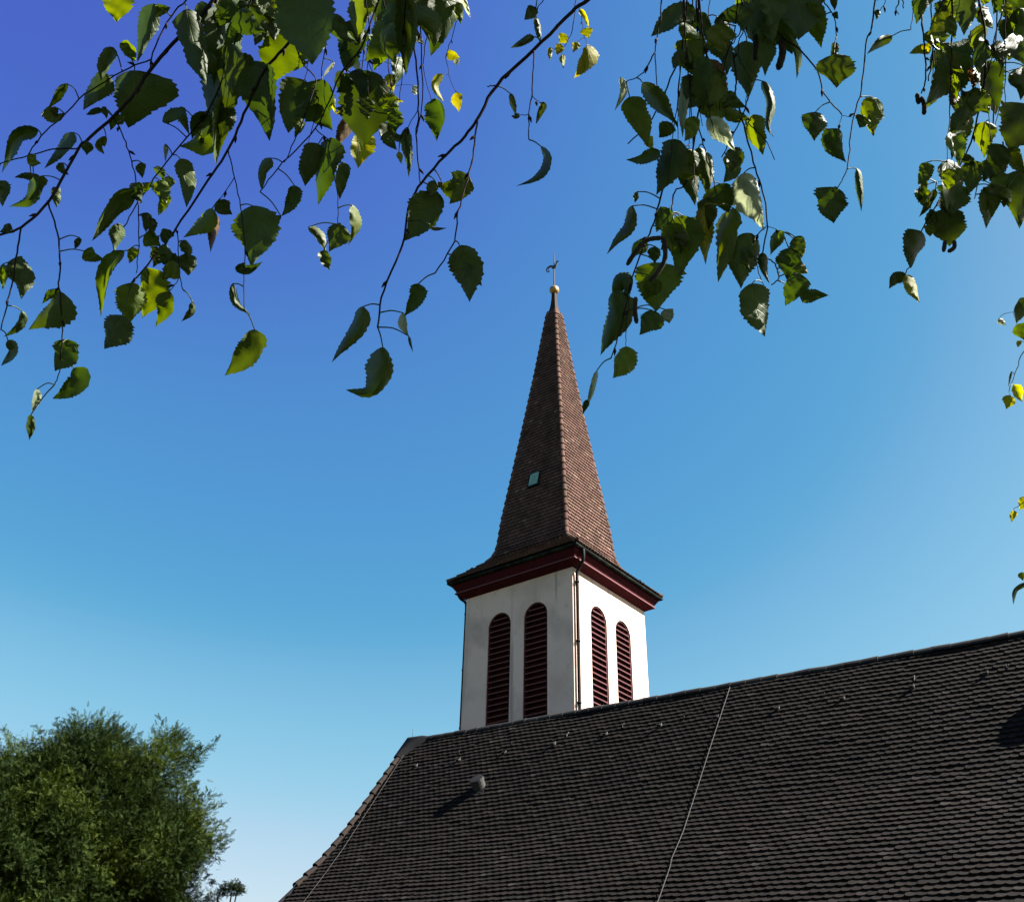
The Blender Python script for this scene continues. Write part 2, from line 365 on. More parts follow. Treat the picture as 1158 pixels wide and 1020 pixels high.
# lightning conductors lying on the tiles
w1 = MB(); w1.tube([R(u_, s_, .095) for u_, s_ in ((.79, .66), (.755, 1.5), (.70, 2.4), (.65, 3.3), (.57, 4.0), (.40, 4.9), (.22, 5.72), (.05, 6.6))], .0048, 6)
w1.build("lightning_wire", M_WIRE, roof)
w2 = MB(); w2.tube([R(u_, s_, .095) for u_, s_ in ((-7.72, .16), (-7.71, .5), (-7.68, 1.34), (-7.655, 2.07), (-7.63, 3.05), (-7.63, 3.9), (-7.68, 4.7), (-7.71, 5.5), (-7.755, 5.75), (-7.83, 6.6), (-7.88, SMAX))], .0066, 6)
w2.build("lightning_wire", M_WIRE, roof)
# ladder hooks and snow brackets near the ridge
for u_, s_ in ((.45, .79), (-.99, .82), (-2.5, .86), (-3.96, .87), (-5.36, .88), (-6.81, .92), (-8.35, .94), (-9.78, .93), (-11.5, .93), (-13.1, .98), (-14.5, .95), (-15.9, .95)):
    h = MB(); h.tube(smoothpath([R(u_, s_ - .16, .035), R(u_, s_ - .05, .05), R(u_ - .01, s_ + .07, .06), R(u_ - .03, s_ + .11, .09), R(u_ - .05, s_ + .09, .14)], 4), .011, 6)
    h.build("roof_hook", M_ZINC, roof, True)
for i in range(13):
    u_ = .14 - 1.29 * i; s_ = 1.14 + .05 * math.sin(i)
    h = MB(); dn, nn = Rframe(s_)
    h.box(R(u_ + .055, s_ - .10, .035), -an * .08, dn * .16, nn * .012)
    h.box(R(u_ + .055, s_ + .055, .04), -an * .08, dn * .014, nn * .085)
    h.box(R(u_ - .025, s_ - .02, .048), -an * .012, dn * .072, nn * .055)
    h.build("snow_bracket", M_ZINC, roof)
# vent pipe with a slanting hood, and a second larger one at the right
def vent(u_, s_, r, hgt, name, parent):
    dn, nn = Rframe(s_); v = MB()
    O = R(u_, s_, .0); ax = Zv * .25 + nn * .95; ax /= np.linalg.norm(ax)
    v.box(R(u_ + r * 1.2, s_ - r * 1.3, .050), -an * r * 2.4, dn * r * 2.6, nn * .012, 1)
    k = 18; V = []; F = []
    x = np.cross(ax, an); x /= np.linalg.norm(x); y = np.cross(ax, x)
    for lev, (hh, rr, tip) in enumerate(((0, r * .96, 0), (hgt * .72, r * .96, 0), (hgt * .73, r * 1.06, 0), (hgt, r * 1.06, .3), (hgt * 1.005, r * .9, .3), (hgt * 1.02, r * .4, .3))):
        for j in range(k):
            a = 2 * math.pi * j / k
            V.append(O + ax * (hh) + rr * (x * math.cos(a) + y * math.sin(a)))
    L_ = 6
    for l in range(L_ - 1):
        for j in range(k): F.append((l * k + j, l * k + (j + 1) % k, (l + 1) * k + (j + 1) % k, (l + 1) * k + j))
    nb_ = (L_ - 3) * k; v.add(V, F[:nb_], 0); v.add(V, F[nb_:] + [tuple((L_ - 1) * k + j for j in range(k))], 1)
    return v.build(name, [M_ZINC, M_DARKCAP], parent)
vent(-2.26, 2.36, .152, .27, "vent_pipe", roof)
vent(-13.92, 2.10, .31, .27, "vent_pipe", roof)
# ---- tower
HW = 2.0; ZC = 12.42
WIN = [(-.675, .425), (.66, .425)]; WTOP, WBOT = 11.62, 7.4
tb = MB()
def faceframe(k):
    """outward normal and the along direction of tower face k"""
    n = [-b0, -a0, b0, a0][k]; al = [a0, b0, -a0, -b0][k]; return n, al
def W(k, x, z, out=0.0):
    n, al = faceframe(k); return TC + n * (HW + out) + al * x + Zv * (z + Z0)
NA = 16
for k in range(4):
    def quad(x0, x1, z0, z1): tb.add([W(k, x0, z0), W(k, x1, z0), W(k, x1, z1), W(k, x0, z1)], [(0, 1, 2, 3)])
    zt = ZC + .28; xs = [-HW]
    for c, hw in WIN: xs += [c - hw, c + hw]
    xs.append(HW)
    for i in range(0, len(xs), 2): quad(xs[i], xs[i + 1], -Z0, zt)
    for c, hw in WIN:
        quad(c - hw, c + hw, -Z0, WBOT)
        arc = [(c + hw * math.cos(t), WTOP - hw + hw * math.sin(t)) for t in np.linspace(math.pi, 0, NA + 1)]
        for (x0, z0), (x1, z1) in zip(arc, arc[1:]):
            tb.add([W(k, x0, z0), W(k, x1, z1), W(k, x1, zt), W(k, x0, zt)], [(0, 1, 2, 3)])
        out = [(c - hw, WBOT)] + arc + [(c + hw, WBOT)]
        for (x0, z0), (x1, z1) in zip(out, out[1:] + out[:1]):
            tb.add([W(k, x0, z0), W(k, x1, z1), W(k, x1, z1, -.24), W(k, x0, z0, -.24)], [(0, 1, 2, 3)])
tower = tb.build("tower", M_PLASTER, church)
for k in range(4):
    for c, hw in WIN:
        l = MB(); n, al = faceframe(k)
        fr = .045; arc_o = [(c + (hw - .002) * math.cos(t), WTOP - hw + (hw - .002) * math.sin(t)) for t in np.linspace(math.pi, 0, NA + 1)]
        arc_i = [(c + (hw - fr) * math.cos(t), WTOP - hw + (hw - fr) * math.sin(t)) for t in np.linspace(math.pi, 0, NA + 1)]
        oo = [(c - hw + .002, WBOT)] + arc_o + [(c + hw - .002, WBOT)]; ii = [(c - hw + fr, WBOT)] + arc_i + [(c + hw - fr, WBOT)]
        for q in range(len(oo) - 1):
            f = [W(k, *oo[q], -.03), W(k, *oo[q + 1], -.03), W(k, *ii[q + 1], -.03), W(k, *ii[q], -.03)]
            l.add(f, [(0, 1, 2, 3)]); l.add([f[3], f[2], W(k, *ii[q + 1], -.16), W(k, *ii[q], -.16)], [(0, 1, 2, 3)])
        z = WBOT + .05
        while z < WTOP - .12:
            zz = z + .06; ww = hw - fr + .004
            if zz > WTOP - hw: ww = math.sqrt(max(0, (hw - fr) ** 2 - (zz - (WTOP - hw)) ** 2)) + .004
            if ww > .05:
                sl_ = Zv * .045 - n * .15; th = np.cross(sl_, al); th = th / np.linalg.norm(th) * .034
                if th[2] < 0: th = -th
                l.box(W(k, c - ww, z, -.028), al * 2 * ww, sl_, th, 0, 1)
            z += .172
        l.add([W(k, c - hw, WBOT, -.225), W(k, c + hw, WBOT, -.225), W(k, c + hw, WTOP, -.225), W(k, c - hw, WTOP, -.225)], [(0, 1, 2, 3)])
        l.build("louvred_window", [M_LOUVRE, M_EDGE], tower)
def ring(mb, prof, mi=0):
    V = []; n = len(prof)
    for sx, sy in ((-1, -1), (1, -1), (1, 1), (-1, 1)):
        for off, z in prof: V.append(T(sx * (HW + off), sy * (HW + off), z))
    F = [(c * n + i, ((c + 1) % 4) * n + i, ((c + 1) % 4) * n + i + 1, c * n + i + 1) for c in range(4) for i in range(n - 1)]
    mb.add(V, F, mi)
c_ = MB(); ring(c_, [(.0, ZC - .02), (.03, ZC - .01), (.05, ZC), (.245, ZC + .115), (.27, ZC + .115), (.27, ZC + .155), (.235, ZC + .165), (.235, ZC + .19), (.325, ZC + .33), (.335, ZC + .33), (.335, ZC + .50), (.0, ZC + .50)])
nsg = 11
for q_ in range(4): c_.m[q_ * nsg + 4] = 1        # nose of the lower board, its sunlit line put in by paler colour
assert len(c_.m) == 4 * nsg
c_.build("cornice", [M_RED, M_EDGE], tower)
gp = [(.395 + .068 * math.cos(t), 12.885 + .068 * math.sin(t)) for t in np.linspace(0, -math.pi, 9)]
gi = [(.395 + .056 * math.cos(t), 12.885 + .056 * math.sin(t)) for t in np.linspace(-math.pi, 0, 9)]
c_ = MB(); ring(c_, gp + gi + gp[:1]); c_.build("gutter", M_METAL, tower)
# downpipes with swan necks
p1 = MB()
path = smoothpath([T(-2.40, -2.02, 12.84), T(-2.40, -2.01, 12.66), T(-2.34, -1.97, 12.50), T(-2.16, -1.90, 12.36), T(-2.085, -1.885, 12.20), T(-2.08, -1.88, 11.8)], 5)
p1.tube(np.vstack([path, [T(-2.08, -1.88, z) for z in np.linspace(11.5, 2.0, 10)]]), .05, 10)
for z in (11.95, 10.15, 8.4): p1.tube([T(-2.08, -1.88, z - .03), T(-2.08, -1.88, z + .03)], .062, 10)
p1.build("downpipe", M_PIPE, tower, True)
p2 = MB()
path = smoothpath([T(2.34, -2.05, 12.84), T(2.34, -2.03, 12.66), T(2.27, -1.98, 12.50), T(2.12, -1.93, 12.36), T(2.07, -1.92, 12.2), T(2.065, -1.92, 11.8)], 5)
p2.tube(np.vstack([path, [T(2.065, -1.92, z) for z in np.linspace(11.5, 2.0, 10)]]), .045, 10)
for z in (11.95, 10.15, 8.4): p2.tube([T(2.065, -1.92, z - .03), T(2.065, -1.92, z + .03)], .056, 10)
p2.build("downpipe", M_METAL, tower, True)
# ---- spire
SP = [(2.40, 12.945), (1.90, 13.37), (1.60, 13.645), (1.46, 13.82), (1.365, 14.06), (1.315, 14.38), (1.272, 14.9), (1.235, 15.3), (1.146, 16.0), (.81, 18.7), (.50, 21.3), (.205, 24.0), (.165, 24.4)]
spl = [0.0]
for (w1_, z1_), (w2_, z2_) in zip(SP, SP[1:]): spl.append(spl[-1] + math.hypot(w2_ - w1_, z2_ - z1_))
def SPt(s):
    i = min(len(SP) - 2, sum(1 for l in spl[1:-1] if s > l)); L = spl[i + 1] - spl[i]; k = (s - spl[i]) / L
    (wa, za), (wb, zb) = SP[i], SP[i + 1]; return wa + (wb - wa) * k, za + (zb - za) * k, (wb - wa) / L, (zb - za) / L
sb = MB(); n = len(SP); V = []
for sx, sy in ((-1, -1), (1, -1), (1, 1), (-1, 1)):
    for w_, z_ in SP: V.append(T(sx * (w_ - .02), sy * (w_ - .02), z_ - .01))
sb.add(V, [(c * n + i, ((c + 1) % 4) * n + i, ((c + 1) % 4) * n + i + 1, c * n + i + 1) for c in range(4) for i in range(n - 1)], 1)
Tm2, TF2 = tile_template(.150 * .992, .235, .032, .072)
for k in range(4):
    nrm, al = faceframe(k); Os, Xs, Ys, Zs = [], [], [], []
    s = 0.0; row = 0
    while s < spl[-1] - .15:
        w_, z_, dw, dz = SPt(s + .06); wv, zv, _, _ = SPt(s)
        up = nrm * dw + Zv * dz; out = nrm * dz - Zv * dw
        off = (row % 2) * .075
        for x in np.arange(-math.ceil(wv / .15) * .15 + off, wv, .15):
            if abs(x) < wv - .035:
                Os.append(TC + nrm * wv + al * x + Zv * (zv + Z0)); Xs.append(al); Ys.append(up); Zs.append(out)
        s += .132; row += 1
    X_ = np.array(Xs); Y_ = np.array(Ys); Z_ = np.array(Zs)
    if np.dot(np.cross(Xs[0], Ys[0]), Zs[0]) < 0: X_ = -X_
    place_tiles(sb, Tm2, TF2, np.array(Os), X_, Y_, Z_, jit=.45)
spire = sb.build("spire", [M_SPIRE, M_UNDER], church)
for sx, sy in ((-1, -1), (1, -1), (1, 1), (-1, 1)):
    hb = MB(); s = -.05
    while s < spl[-1] - .1:
        wA, zA, _, _ = SPt(max(s, 0)); wB, zB, dw, dz = SPt(min(s + .34, spl[-1]))
        if s < 0: wA += .04; zA -= .03
        P0 = T(sx * (wA + .010), sy * (wA + .010), zA + .02); P1 = T(sx * (wB - .008), sy * (wB - .008), zB)
        outv = (a0 * sx + b0 * sy) * .7 + Zv * .15
        halfpipe(hb, P1, P0, outv, .072, .086, k=8, th=.05, ang=math.pi * 1.25)
        s += .285
    hb.build("hip_tile_row", M_SPIRE, spire)
nk = MB(); V = []; lv = [(.225, 24.1), (.185, 24.35), (.128, 24.6), (.098, 24.85), (.08, 25.1), (.072, 25.4)]
for sx, sy in ((-1, -1), (1, -1), (1, 1), (-1, 1)):
    for w_, z_ in lv: V.append(T(sx * w_, sy * w_, z_))
n = len(lv); nk.add(V, [(c * n + i, ((c + 1) % 4) * n + i, ((c + 1) % 4) * n + i + 1, c * n + i + 1) for c in range(4) for i in range(n - 1)])
nk.build("spire_neck", M_NECK, spire)
bb = MB(); bb.ball(T(0, 0, 25.56), .19, 20); bb.build("gilded_ball", M_GOLD, spire, True)
rd = MB(); rd.tube([T(0, 0, 25.6), T(0, 0, 26.6), T(0, 0, 27.55)], [.03, .024, .012], 8)
rd.build("finial_rod", M_ZINC, spire)
M_COCK = mat("weathered_bronze", (.05, .06, .045), .6, .4, metal=.4)
# weathercock, a cut plate rooster with a curled tail
ck = MB(); dirx = np.array([.93, -.3, .22]); dirx /= np.linalg.norm(dirx); diry = np.cross(Zv, dirx); diry /= np.linalg.norm(diry)
def CK(x, z): return T(0, 0, 26.72) + dirx * x + Zv * z
body = [(-.10, .02), (-.02, -.05), (.06, -.04), (.10, .03), (.12, .14), (.15, .24), (.20, .26), (.155, .30), (.12, .335), (.09, .29), (.06, .16), (.0, .10), (-.07, .10)]
V = [CK(x, z) + diry * t for t in (-.012, .012) for x, z in body]; nn_ = len(body)
ck.add(V, [tuple(range(nn_))[::-1], tuple(range(nn_, 2 * nn_))] + [(i, (i + 1) % nn_, nn_ + (i + 1) % nn_, nn_ + i) for i in range(nn_)])
for rr, ww in ((.15, .03), (.09, .022)):
    ck.tube([CK(-.17 + rr * math.cos(t), .03 + rr * math.sin(t)) for t in np.linspace(.5, 4.6, 12)], [ww, ww * .6], 6)
ck.build("weathercock", M_COCK, spire)
# roof hatch on the shaded face
ht = MB(); nrm, al = faceframe(0)
def HT(x, z, h):
    w_ = np.interp(z, [p[1] for p in SP], [p[0] for p in SP]); return TC + nrm * (w_ + h) + al * x + Zv * (z + Z0)
x0, x1, z0, z1 = -.20, .26, 16.18, 16.78
ht.add([HT(x0, z0, .13), HT(x1, z0, .13), HT(x1, z1, .075), HT(x0, z1, .075), HT(x0, z0, .0), HT(x1, z0, .0), HT(x1, z1, .0), HT(x0, z1, .0)],
       [(0, 1, 2, 3), (0, 4, 5, 1), (1, 5, 6, 2), (2, 6, 7, 3), (3, 7, 4, 0)], 1)
ht.add([HT(x0 + .05, z0 + .06, .132), HT(x1 - .05, z0 + .06, .132), HT(x1 - .05, z1 - .05, .085), HT(x0 + .05, z1 - .05, .085)], [(0, 1, 2, 3)], 0)
ht.build("roof_hatch", [M_PATINA, M_DARKCAP], spire)
# ------------------------------------------------------------------ birch hanging over the viewer
# every drooping branch: distance from the eye, twig centre lines with thickness in mm (first = main twig), catkins
BRANCHES = [
 (1.10, ["244,-3 222,24 202,43 168,82 150,108 129,132 97,160 89,168 55,228 24,257 0,266 -40,283;4.6,2.4",
         "89,168 60,169 31,177 0,185 -30,196;1.9,1.4", "216,-4 193,19 173,60 170,78;1.9,1.7", "172,67 138,81 95,108 74,129 47,154 31,177;1.9,1.5",
         "55,228 55,231 65,264 68,297 67,320 69,349 70,380 67,420 62,435;2.2,1.2", "24,257 18,293 14,320 9,339 1,373;2.0,1.3",
         "129,132 138,152 147,176 154,207 156,236 157,278 154,309;1.7,1.0"], []),
 (1.16, ["286,-6 262,60 240,118 218,148 180,194 157,228 140,257;2.4,1.3"], []),
 (1.05, ["352,-12 327,48 299,80 276,129 258,169 235,205 199,259 185,278 157,311 149,320;3.6,1.6", "258,169 265,201 272,233 277,283 276,310 276,349;1.5,1.0",
         "265,201 249,225;1.1,.8", "199,259 201,268 203,308 207,328;1.4,1.1", "203,314 193,328;1.0,.8"], []),
 (1.12, ["432,-10 417,33 408,55 385,84 375,108 357,146 320,184 294,217;2.6,1.2", "320,-6 332,48 345,75 357,94 336,152 321,184;1.9,1.2",
         "357,146 372,160 374,180 382,222 382,254;1.3,.9", "426,20 416,70 417,110;1.2,.8"], []),
 (1.08, ["462,-8 466,41 472,86 473,124 471,153 474,198 475,207;2.4,1.5", "478,-8 475,25 478,110 471,152;1.7,1.3", "473,124 452,158;1.0,.8"], []),
 (1.00, ["676,-8 665,0 646,14 604,57 561,97 543,130 526,154 510,170 477,206 462,236 455,277 434,328 427,370;4.2,1.8", "540,133 536,170 529,203 518,240 514,273 492,309;2.1,1.4",
         "604,57 603,70 601,108 598,130 598,158;1.8,1.2", "561,97 551,98;1.6,1.2", "620,-6 608,9;1.2,.9", "601,108 611,117;.9,.7", "598,130 586,131;.9,.7"], []),
 (1.02, ["748,-6 747,20 744,36 741,59 743,100;1.7,1.1", "741,59 727,82 708,93;1.7,.9"], []),
 (1.04, ["790,-6 789,28 785,44 763,79 752,104 737,134 710,163;2.6,1.5", "789,28 796,50 799,69 797,100 788,138 777,203 763,217 760,240;2.4,1.6", "770,160 749,216 741,247 732,270 714,317 709,341 700,377 691,405;2.3,1.3",
         "714,317 708,371 708,392;1.0,.7", "790,140 797,170 806,200 812,232;1.5,1.0"],
        ["749,269 731,272 718,286 709,300;5.0", "751,268 752,292 744,308 734,318;5.0", "719,336 718,350 720,366;5.0"]),
 (1.07, ["841,-8 838,10 837,36 824,55 815,75;1.6,1.2", "846,108 840,130 828,154 816,178;1.8,1.3", "829,60 833,90 832,108 838,130 846,160 854,190 864,224 867,257 862,290;2.0,1.5", "846,139 865,158 876,181;1.3,1.0",
         "866,257 852,272 858,309 866,327;1.3,1.0", "862,290 876,298 880,315 872,322;1.8,1.3", "866,256 884,262;.9,.7", "804,-6 801,15 803,30;1.3,1.0"], []),
 (1.10, ["884,-8 881,10 878,35 905,57 924,80 932,106 952,130;2.2,1.4", "926,-6 933,4 944,22 946,42;1.5,1.0", "952,131 964,133;.8,.6", "952,131 948,146;.8,.7"],
        ["883,44 885,60 880,79;7.5", "854,39 855,55 854,69;6.0"]),
 (1.18, ["990,-6 986,31 979,51 974,102 964,138 960,176 955,199 947,213;2.2,1.2", "1002,-6 1000,5 993,15;1.1,.8", "1020,-6 1022,10;1.8,1.4"], []),
 (1.22, ["1037,-6 1042,23 1045,51 1047,89 1042,106;2.6,1.6", "1070,-6 1057,23 1055,61 1050,92;2.4,1.5", "1078,-6 1061,34 1058,69 1061,80;1.8,1.1", "1033,10 1030,34;1.3,1.0"],
        ["1037,106 1039,118;5.0", "1041,110 1045,118 1045,130;5.0"]),
 (1.15, ["1106,-6 1108,8 1113,32 1115,69 1110,112 1098,161 1086,186 1072,212 1058,233 1042,262 1033,280 1029,299 1024,310;2.6,1.2", "1136,-6 1133,15 1125,42 1120,71 1112,100;1.9,1.3", "1146,30 1143,42 1123,71;1.6,1.2", "1150,40 1140,61 1130,87;1.8,1.3",
         "1125,120 1120,166 1109,198 1102,225;1.9,1.2", "1121,166 1148,188 1158,196;1.6,1.2", "1087,90 1087,110;1.2,.9", "1058,206 1072,207;.8,.7"],
        ["1069,272 1067,285;4.5", "1079,272 1079,280 1072,285;4.5"]),
 (2.55, ["452,-10 449,45 445,80 443,112;1.8,1.2", "524,-8 512,40 505,66 511,96 518,106;1.8,1.0", "652,-10 648,30 640,50 632,60;2.2,1.2", "656,10 660,34 664,55;1.4,.9"], []),
 (2.40, ["1204,-160 1203,60 1197,220 1192,340 1187,480 1184,600 1181,720;5.0,1.6", "1193,322 1172,346 1139,354;1.6,1.0", "1190,352 1158,398 1151,413 1141,443;2.2,1.2", "1186,540 1158,567 1146,576;1.8,1.0", "1183,632 1162,655 1150,668;1.8,1.0", "1200,120 1216,190 1221,250;1.6,1.0", "1190,400 1208,450 1212,520;1.6,1.0", "1185,570 1200,620 1202,690;1.6,1.0"], []),
]
# leaves: spine from leaf base to tip, half widths on both sides in pixels, kind
LEAVES = """152,80 151,110 145,145:24,40:d|124,86 112,98 94,125:12,14:d|128,54 120,70 114,92:10,8:d|136,49 145,57 154,71:6,8:m|174,5 167,31 155,71:11,10:d|176,8 185,10 193,9:9,5:d|131,-14 133,5 132,26:16,17:y2|76,95 67,107 53,125:5,5:d|114,123 106,127 97,130:4,4:d
43,147 22,153 12,170 2,196:7,9:d|83,150 74,165 50,191:7,7:d|35,197 41,208 33,226 10,234:7,8:d|38,198 28,198 16,201:3,5:d|-3,205 2,218 3,234:8,9:d|152,217 131,228 104,273:7,14:d|133,253 131,270 129,286:7,8:d|140,284 124,297 116,320 114,359:8,8:m|167,241 166,252 165,263:6,5:d
154,216 164,212 174,205:6,5:y2|180,204 184,218 188,232:9,9:m|204,180 210,205 211,235:8,13:d|184,138 198,132 205,132 214,153:5,8:d|187,163 187,184:2,3:p|163,266 172,271 182,279:9,8:y2|178,284 190,291:4,6:p|150,320 150,345 146,367:22,13:m|165,303 166,330 161,360:7,24:m|191,330 188,350 176,370:12,7:y2
138,357 130,374 118,395:13,21:d|203,303 193,307 181,313:9,9:m|212,288 213,312:13,11:d|184,290 194,295 204,300:8,9:d|218,342 217,353 205,364:5,3:d|10,296 24,312 24,339:11,15:d|3,299 3,328:4,7:m|25,352 22,367 4,381:3,7:d|9,385 14,398 1,414:5,7:d
69,330 58,350 32,373:7,22:d|69,330 58,333 47,344:5,5:d|76,384 74,400 62,420:15,15:d|84,416 88,430 72,444 59,451:9,14:d|42,440 40,455 36,468:4,5:p|35,469 36,483 33,498:6,4:d
211,11 219,45 233,97:17,15:d|228,14 244,22 242,41:5,9:d|262,-10 252,55 246,125:20,20:d|262,50 252,110 227,160:24,19:d|256,108 247,150 244,188:9,10:d|330,-16 310,15 288,52:32,20:d|342,-20 350,30 353,74:36,34:d|330,42 318,66 303,98:24,22:m|285,70 298,115 305,160:20,18:d|346,92 331,120 326,151:20,20:d|364,90 364,120 376,148:26,12:d
400,28 398,55 391,83:18,15:d|412,-14 408,15 404,46:13,13:m|440,-22 432,5 424,35:12,20:d|421,-6 419,20:5,4:p|458,-18 460,40 459,86:13,12:d|413,80 414,120 411,168:30,28:d|503,-18 500,25 487,64:19,17:d|478,-10 482,22 486,48:10,10:d|517,3 521,28:4,6:m|396,134 388,150 379,169:7,8:r|410,150 410,165 405,191:13,12:Y
360,163 350,185 345,211:14,13:d|376,156 365,195 360,232:10,17:d|389,184 384,226:8,8:d|306,179 296,195 296,216:5,7:d|333,210 330,230 318,245:8,9:d|318,245 309,248 299,243:3,4:d|398,232 402,255 394,278:5,6:m|386,254 380,268 372,285:10,13:d|349,257 361,268 369,286:4,6:m|366,283 368,293 373,306:7,6:d|447,125 447,150:9,9:d|458,146 462,175 462,201:6,6:d|443,153 452,157 460,152:4,5:d|451,172 454,186:3,3:Y
286,233 289,265 284,302:22,23:d|240,236 230,252 207,269:6,11:m|242,242 240,264 238,286:5,6:r|247,227 254,236 263,243:8,8:d|266,303 280,307 297,296:4,7:d|263,321 267,343 284,357:4,4:d|288,373 282,396 254,425:13,16:d|606,9 593,23:7,7:d|606,20 611,50:4,4:d|604,42 577,55:5,4:d
655,11 661,18 666,32:3,3:Y|662,32 666,44:6,6:Y|667,52 664,70 649,89:9,9:Y|641,40 632,50:6,5:Y|634,50 630,63:5,5:Y|636,62 637,78:3,3:Y|653,48 648,60:4,4:Y|622,54 622,69:3,3:Y|500,84 492,98 502,116:5,4:Y|516,105 519,127:6,6:Y|505,60 520,66:6,5:Y|516,66 516,75:3,3:p|523,-4 532,21:3,3:p|493,112 498,135 494,160:18,5:d
440,84 445,105:7,6:Y|441,110 457,116:3,3:Y|375,110 379,129:3,3:Y|383,124 388,133:4,4:Y|402,70 407,84:4,4:p|378,71 364,89:2,2:p|418,50 421,59:5,5:p|446,48 447,58:3,3:p|469,97 470,109:4,4:p|364,47 368,57:3,3:p|530,199 515,212 494,209:13,14:m|530,204 518,220 508,231:11,10:m|500,207 496,210 491,211:3,3:r|492,205 488,212 484,222:6,7:d|496,219 480,245 457,273:20,16:d|486,254 490,259 506,258:2,2:d
520,278 530,305 531,342:17,15:d|530,300 537,312 545,324:6,6:d|473,321 468,342 457,358:8,10:d|456,354 455,368 463,382:4,5:p|462,380 467,399:1.5,1.5:d|410,347 404,368 375,410:7,10:d|433,393 429,425 416,444 391,441:14,11:d
787,17 765,15 736,42:12,14:d|776,60 768,66 761,78:8,8:d|701,88 704,105 695,126:3,4:p|712,110 720,135 733,166:11,17:m|727,94 745,115 767,143:9,10:d|760,140 745,156:9,9:d|780,84 773,120 772,156:8,7:p|800,68 814,105 822,136:13,13:r|792,14 800,46:8,8:d|800,34 819,60 822,86:11,15:d|796,64 795,126:13,11:d
800,134 815,150 832,172:9,10:p|746,171 728,180 708,181:7,7:m|732,154 738,171:5,5:Y|766,158 756,195 742,221:16,15:d|774,168 779,200 786,233:11,13:d|777,192 784,212 791,233:3,4:p|790,167 800,200 800,223:13,8:d|800,173 804,206:4,4:p|841,196 851,225 864,261:20,11:p|814,208 824,241:19,13:d|830,236 821,270 812,320:11,13:m|772,244 773,280 767,314:22,19:m
757,236 742,263:11,8:d|796,232 797,265 798,300:9,9:o|800,225 800,262:12,10:d|848,264 837,300 838,327:15,18:d|850,321 854,345 865,381:17,17:d|884,261 878,272 871,289:6,6:m|892,281 890,317:12,13:d|905,310 888,346:11,15:d|904,333 938,334:8,6:d|862,286 864,305 870,321:5,5:d|741,279 740,298:7,6:d|742,297 742,353:26,26:m|752,350 757,366:7,9:p|738,351 735,362 723,379:9,13:d
716,317 700,318 692,337:7,17:d|696,329 697,357 679,402:11,16:d|709,392 706,408 693,428:10,14:m|675,419 670,440 662,464:3,3:p|664,452 659,469:3,3:d|715,233 711,258 696,275 686,288:7,6:d|720,217 718,230:3,3:d
853,18 835,14 810,21:11,17:d|880,-22 862,10 850,40:21,22:d|892,-22 905,15 903,46:28,28:d|842,47 846,80 846,112:17,15:d|868,40 865,87:9,9:d|890,37 902,62 901,90:4,5:m|862,92 871,115 868,142 875,156:5,6:d|852,130 856,150 863,176:11,11:m|919,27 922,39:3,3:p|943,62 946,80 946,100:20,19:d|945,48 941,68:4,5:d|922,127 921,160:14,12:d|948,146 943,165 957,184:12,9:d
992,112 984,130 988,155:11,14:m|978,132 972,145:8,8:d|1009,41 995,48 980,62:4,5:d|943,212 940,232 943,253:18,17:d|969,191 972,215 974,240:4,5:d|941,-10 944,13:4,5:d|942,15 948,22:3,4:d|993,11 991,23:3,3:d|1052,-14 1042,5 1036,28:10,9:d|1053,54 1042,56 1028,61:6,6:Y|1092,-16 1092,12 1090,41:14,13:d|1101,53 1082,55 1063,50:9,10:d|1115,29 1104,45 1112,67:8,8:m
1097,63 1070,86 1046,120:13,21:d|1078,99 1080,127:6,6:r|1077,84 1082,113:6,6:m|1116,69 1120,100 1126,131:14,18:d|1104,77 1100,101:7,7:r|1126,50 1136,72:8,8:d|1160,6 1150,35 1146,63:12,15:m|1140,-16 1125,15:15,17:d|1138,4 1141,21:6,6:y2|1115,-6 1112,6:6,7:m|1096,108 1090,142:13,13:d|1092,122 1082,150 1076,181:10,13:d|1115,138 1113,179:12,11:m|1160,118 1152,145 1142,173:26,24:d
1072,181 1075,215 1072,241:11,13:d|1098,182 1100,200 1094,221:13,12:d|1080,208 1077,243:18,18:d|1070,236 1074,279:21,21:d|1051,254 1052,268:6,6:m|1046,203 1043,217 1038,230:5,5:d|1058,214 1048,233 1039,246:4,5:d|1121,181 1112,206:9,10:d|1125,198 1136,216:8,10:m|1125,212 1118,230 1115,259:11,9:d|1155,193 1151,225 1153,259:15,17:d|1137,224 1135,235:4,4:d
1042,262 1033,280 1030,304:14,9:d|1024,310 1012,313 1005,327:4,9:d|1024,311 1032,325 1040,343:8,5:o|1160,337 1149,366:8,9:d|1129,361 1138,368:4,3:p|1150,367 1160,386:7,8:m|1153,385 1151,393:3,3:Y|1142,447 1138,463:6,7:Y|1147,435 1156,455:6,6:Y|1144,420 1140,438:1.3,1.3:d|1160,562 1153,577:5,6:o|1146,577 1144,591:3,4:Y|1155,647 1157,657:4,3:d|1160,660 1148,668 1146,684:3,3:d|612,166 619,177 616,191 603,203 583,211:4,5:d|577,106 580,118 583,132:3,4:d|616,116 611,128 606,141:4,4:d|588,130 583,132 578,131:3,3:d"""
LMATS = [M_GREEN, M_LIGHT, M_YELLOW, M_BROWN, M_PALE]
KIND = {'d': 0, 'm': 1, 'Y': 2, 'y2': 1, 'o': 2, 'r': 3, 'p': 4}
FAR_L = 13; FAR_R = 14
PT = np.array([0, .05, .12, .2, .3, .4, .5, .6, .7, .8, .88, .95, 1.0]); PW = np.array([.16, .62, .88, .98, 1, .97, .89, .75, .57, .37, .22, .09, 0])
